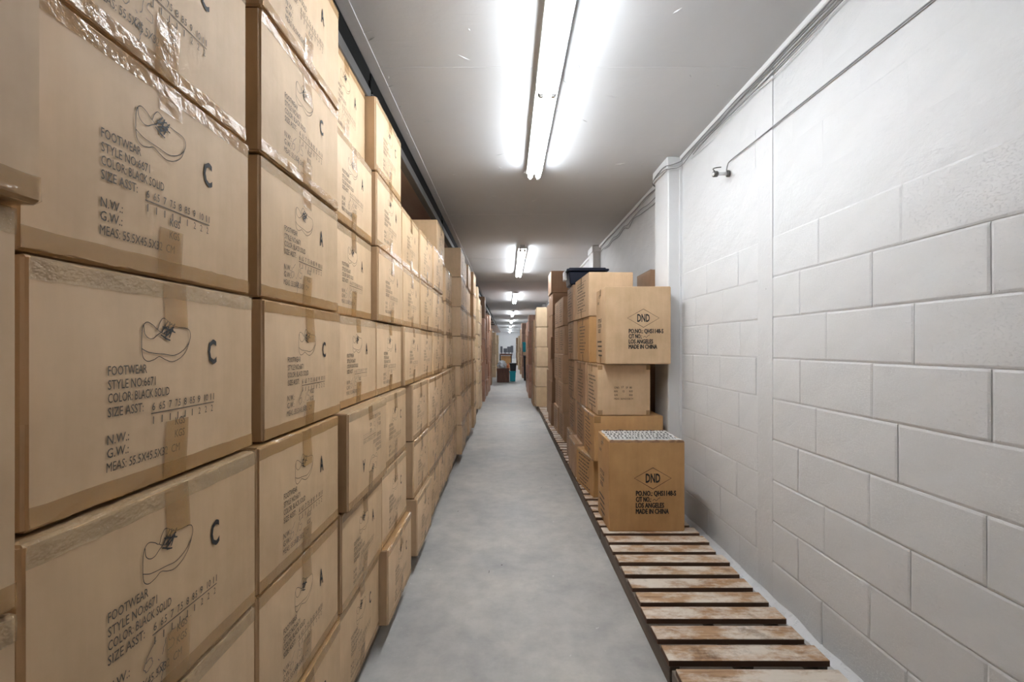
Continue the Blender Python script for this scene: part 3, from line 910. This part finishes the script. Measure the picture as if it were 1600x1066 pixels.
carton(.575, 16.67, .934, (.24, .26, .115), 'small pale carton between the dark can and the raised teal bin', 'card_pale')
bin_(.685, 16.8, 1.053, .27, .30, .36, 'teal_plastic', 'raised teal storage bin on top of the dark can')
# table with grey monitors, tan carton below
e = tag(obj('work_table', None, None, (-.08, 20.6, 0)), 'dark-edged table carrying grey equipment at the far end', 'table')
obj('top', bmx('top', (-.27, .30, -.35, .35, .86, .93, .006), 'crate_wood'), e)
for a in (-.25, .25):
    for b in (-.32, .32): obj('leg', bmx('leg', (a - .02, a + .02, b - .02, b + .02, 0, .86, .003), 'black_steel'), e)
carton(-.30, 20.36, .002, (.46, .5, .42), 'lower tan carton under the far table', 'card_pale')
carton(-.29, 20.36, .426, (.45, .5, .40), 'upper tan carton under the far table', 'card_amber')
for k, (x, y, w, h, yy) in enumerate(((-.27, 20.4, .10, .33, 0), (-.10, 20.45, .16, .24, 0), (.07, 20.42, .17, .32, 0), (.20, 20.5, .12, .36, 0))):
    e = tag(obj('monitor', None, None, (x + .0, y, .931)), 'grey monitor on the far table, %s from the left' % ORD[k], 'monitor', 'grey monitors on the far table')
    obj('screen', bmx('screen', (-w / 2, w / 2, -.03, .03, .05, h, .008), 'grey_plastic'), e)
    obj('stand', bmx('stand', (-.02, .02, -.02, .04, .01, .08, .003), 'grey_plastic'), e)
    obj('foot', bmx('foot', (-w * .35, w * .35, -.07, .07, 0, .012, .003), 'grey_plastic'), e)

# ------------------------------------------------------------------ cables
def cable(pts, r, mat, label):
    o = obj('cable', mesh('cable', *tube_vf(smooth_path(pts, 5), r, 6), mat, True))
    return tag(o, label, 'cable')
def run(z, x, amp, seed, y0=.9, y1=3.36):
    q = random.Random(seed); pts = []; y = y0
    while y < y1:
        pts.append((x + q.uniform(-.004, .004), y, z + q.uniform(-amp, amp))); y += q.uniform(.16, .32)
    return pts
over = [(1.285, 3.37, 2.640), (1.235, 3.40, 2.628), (1.193, 3.46, 2.632), (1.192, 3.62, 2.636), (1.21, 3.80, 2.63)]
cable(run(2.652, 1.286, .004, 1) + over + [(1.285, 3.95, 2.642)] + run(2.645, 1.285, .006, 2, 4.1, 6.4), .0038, 'cable_grey', 'thin grey cable highest along the right ceiling corner')
cable(run(2.642, 1.300, .004, 3) + [(1.29, 3.38, 2.61), (1.22, 3.415, 2.600), (1.190, 3.47, 2.606), (1.19, 3.74, 2.612), (1.28, 3.84, 2.60)] + run(2.60, 1.304, .02, 4, 4.0, 6.4),
      .0032, 'cable_grey', 'grey cable sagging past the near pillar capital')
cable(run(2.600, 1.306, .010, 5), .0028, 'cable_white', 'pale cable hanging lowest along the near ceiling corner')
cable(run(2.623, 1.305, .006, 6), .0034, 'cable_grey', 'middle grey cable along the near ceiling corner')
cable(run(2.57, 1.308, .03, 8, 3.85, 6.4), .003, 'cable_grey', 'loose grey cable drooping between the two pillars')
cable([(1.30, .9, 2.328), (1.309, 1.2, 2.334), (1.309, 1.42, 2.338), (1.309, 1.9, 2.348), (1.309, 2.4, 2.355), (1.309, 2.66, 2.360), (1.306, 2.70, 2.345), (1.300, 2.70, 2.31)],
      .0032, 'cable_grey', 'single taut wire running across the block wall')
e = tag(obj('wall_bracket', None, None, (1.309, 2.70, 2.29)), 'small metal pipe bracket sticking out of the block wall', 'bracket')
obj('rod', mesh('rod', *tube_vf([(0.002, 0, .004), (-.095, -.012, -.004)], .010, 10), 'white_metal', True), e)
obj('wall_plate', mesh('wall_plate', *tube_vf([(.004, 0, .004), (-.006, 0, .003)], .020, 10), 'grey_steel', True), e)
obj('clamp', mesh('clamp', *tube_vf([(-.070, -.009, -.002), (-.092, -.012, -.004)], .017, 10), 'grey_steel', True), e)
obj('hook', mesh('hook', *tube_vf(smooth_path([(-.085, -.011, .014), (-.095, -.012, .026), (-.080, -.01, .034), (-.045, -.006, .040)]), .003, 6), 'grey_steel', True), e)
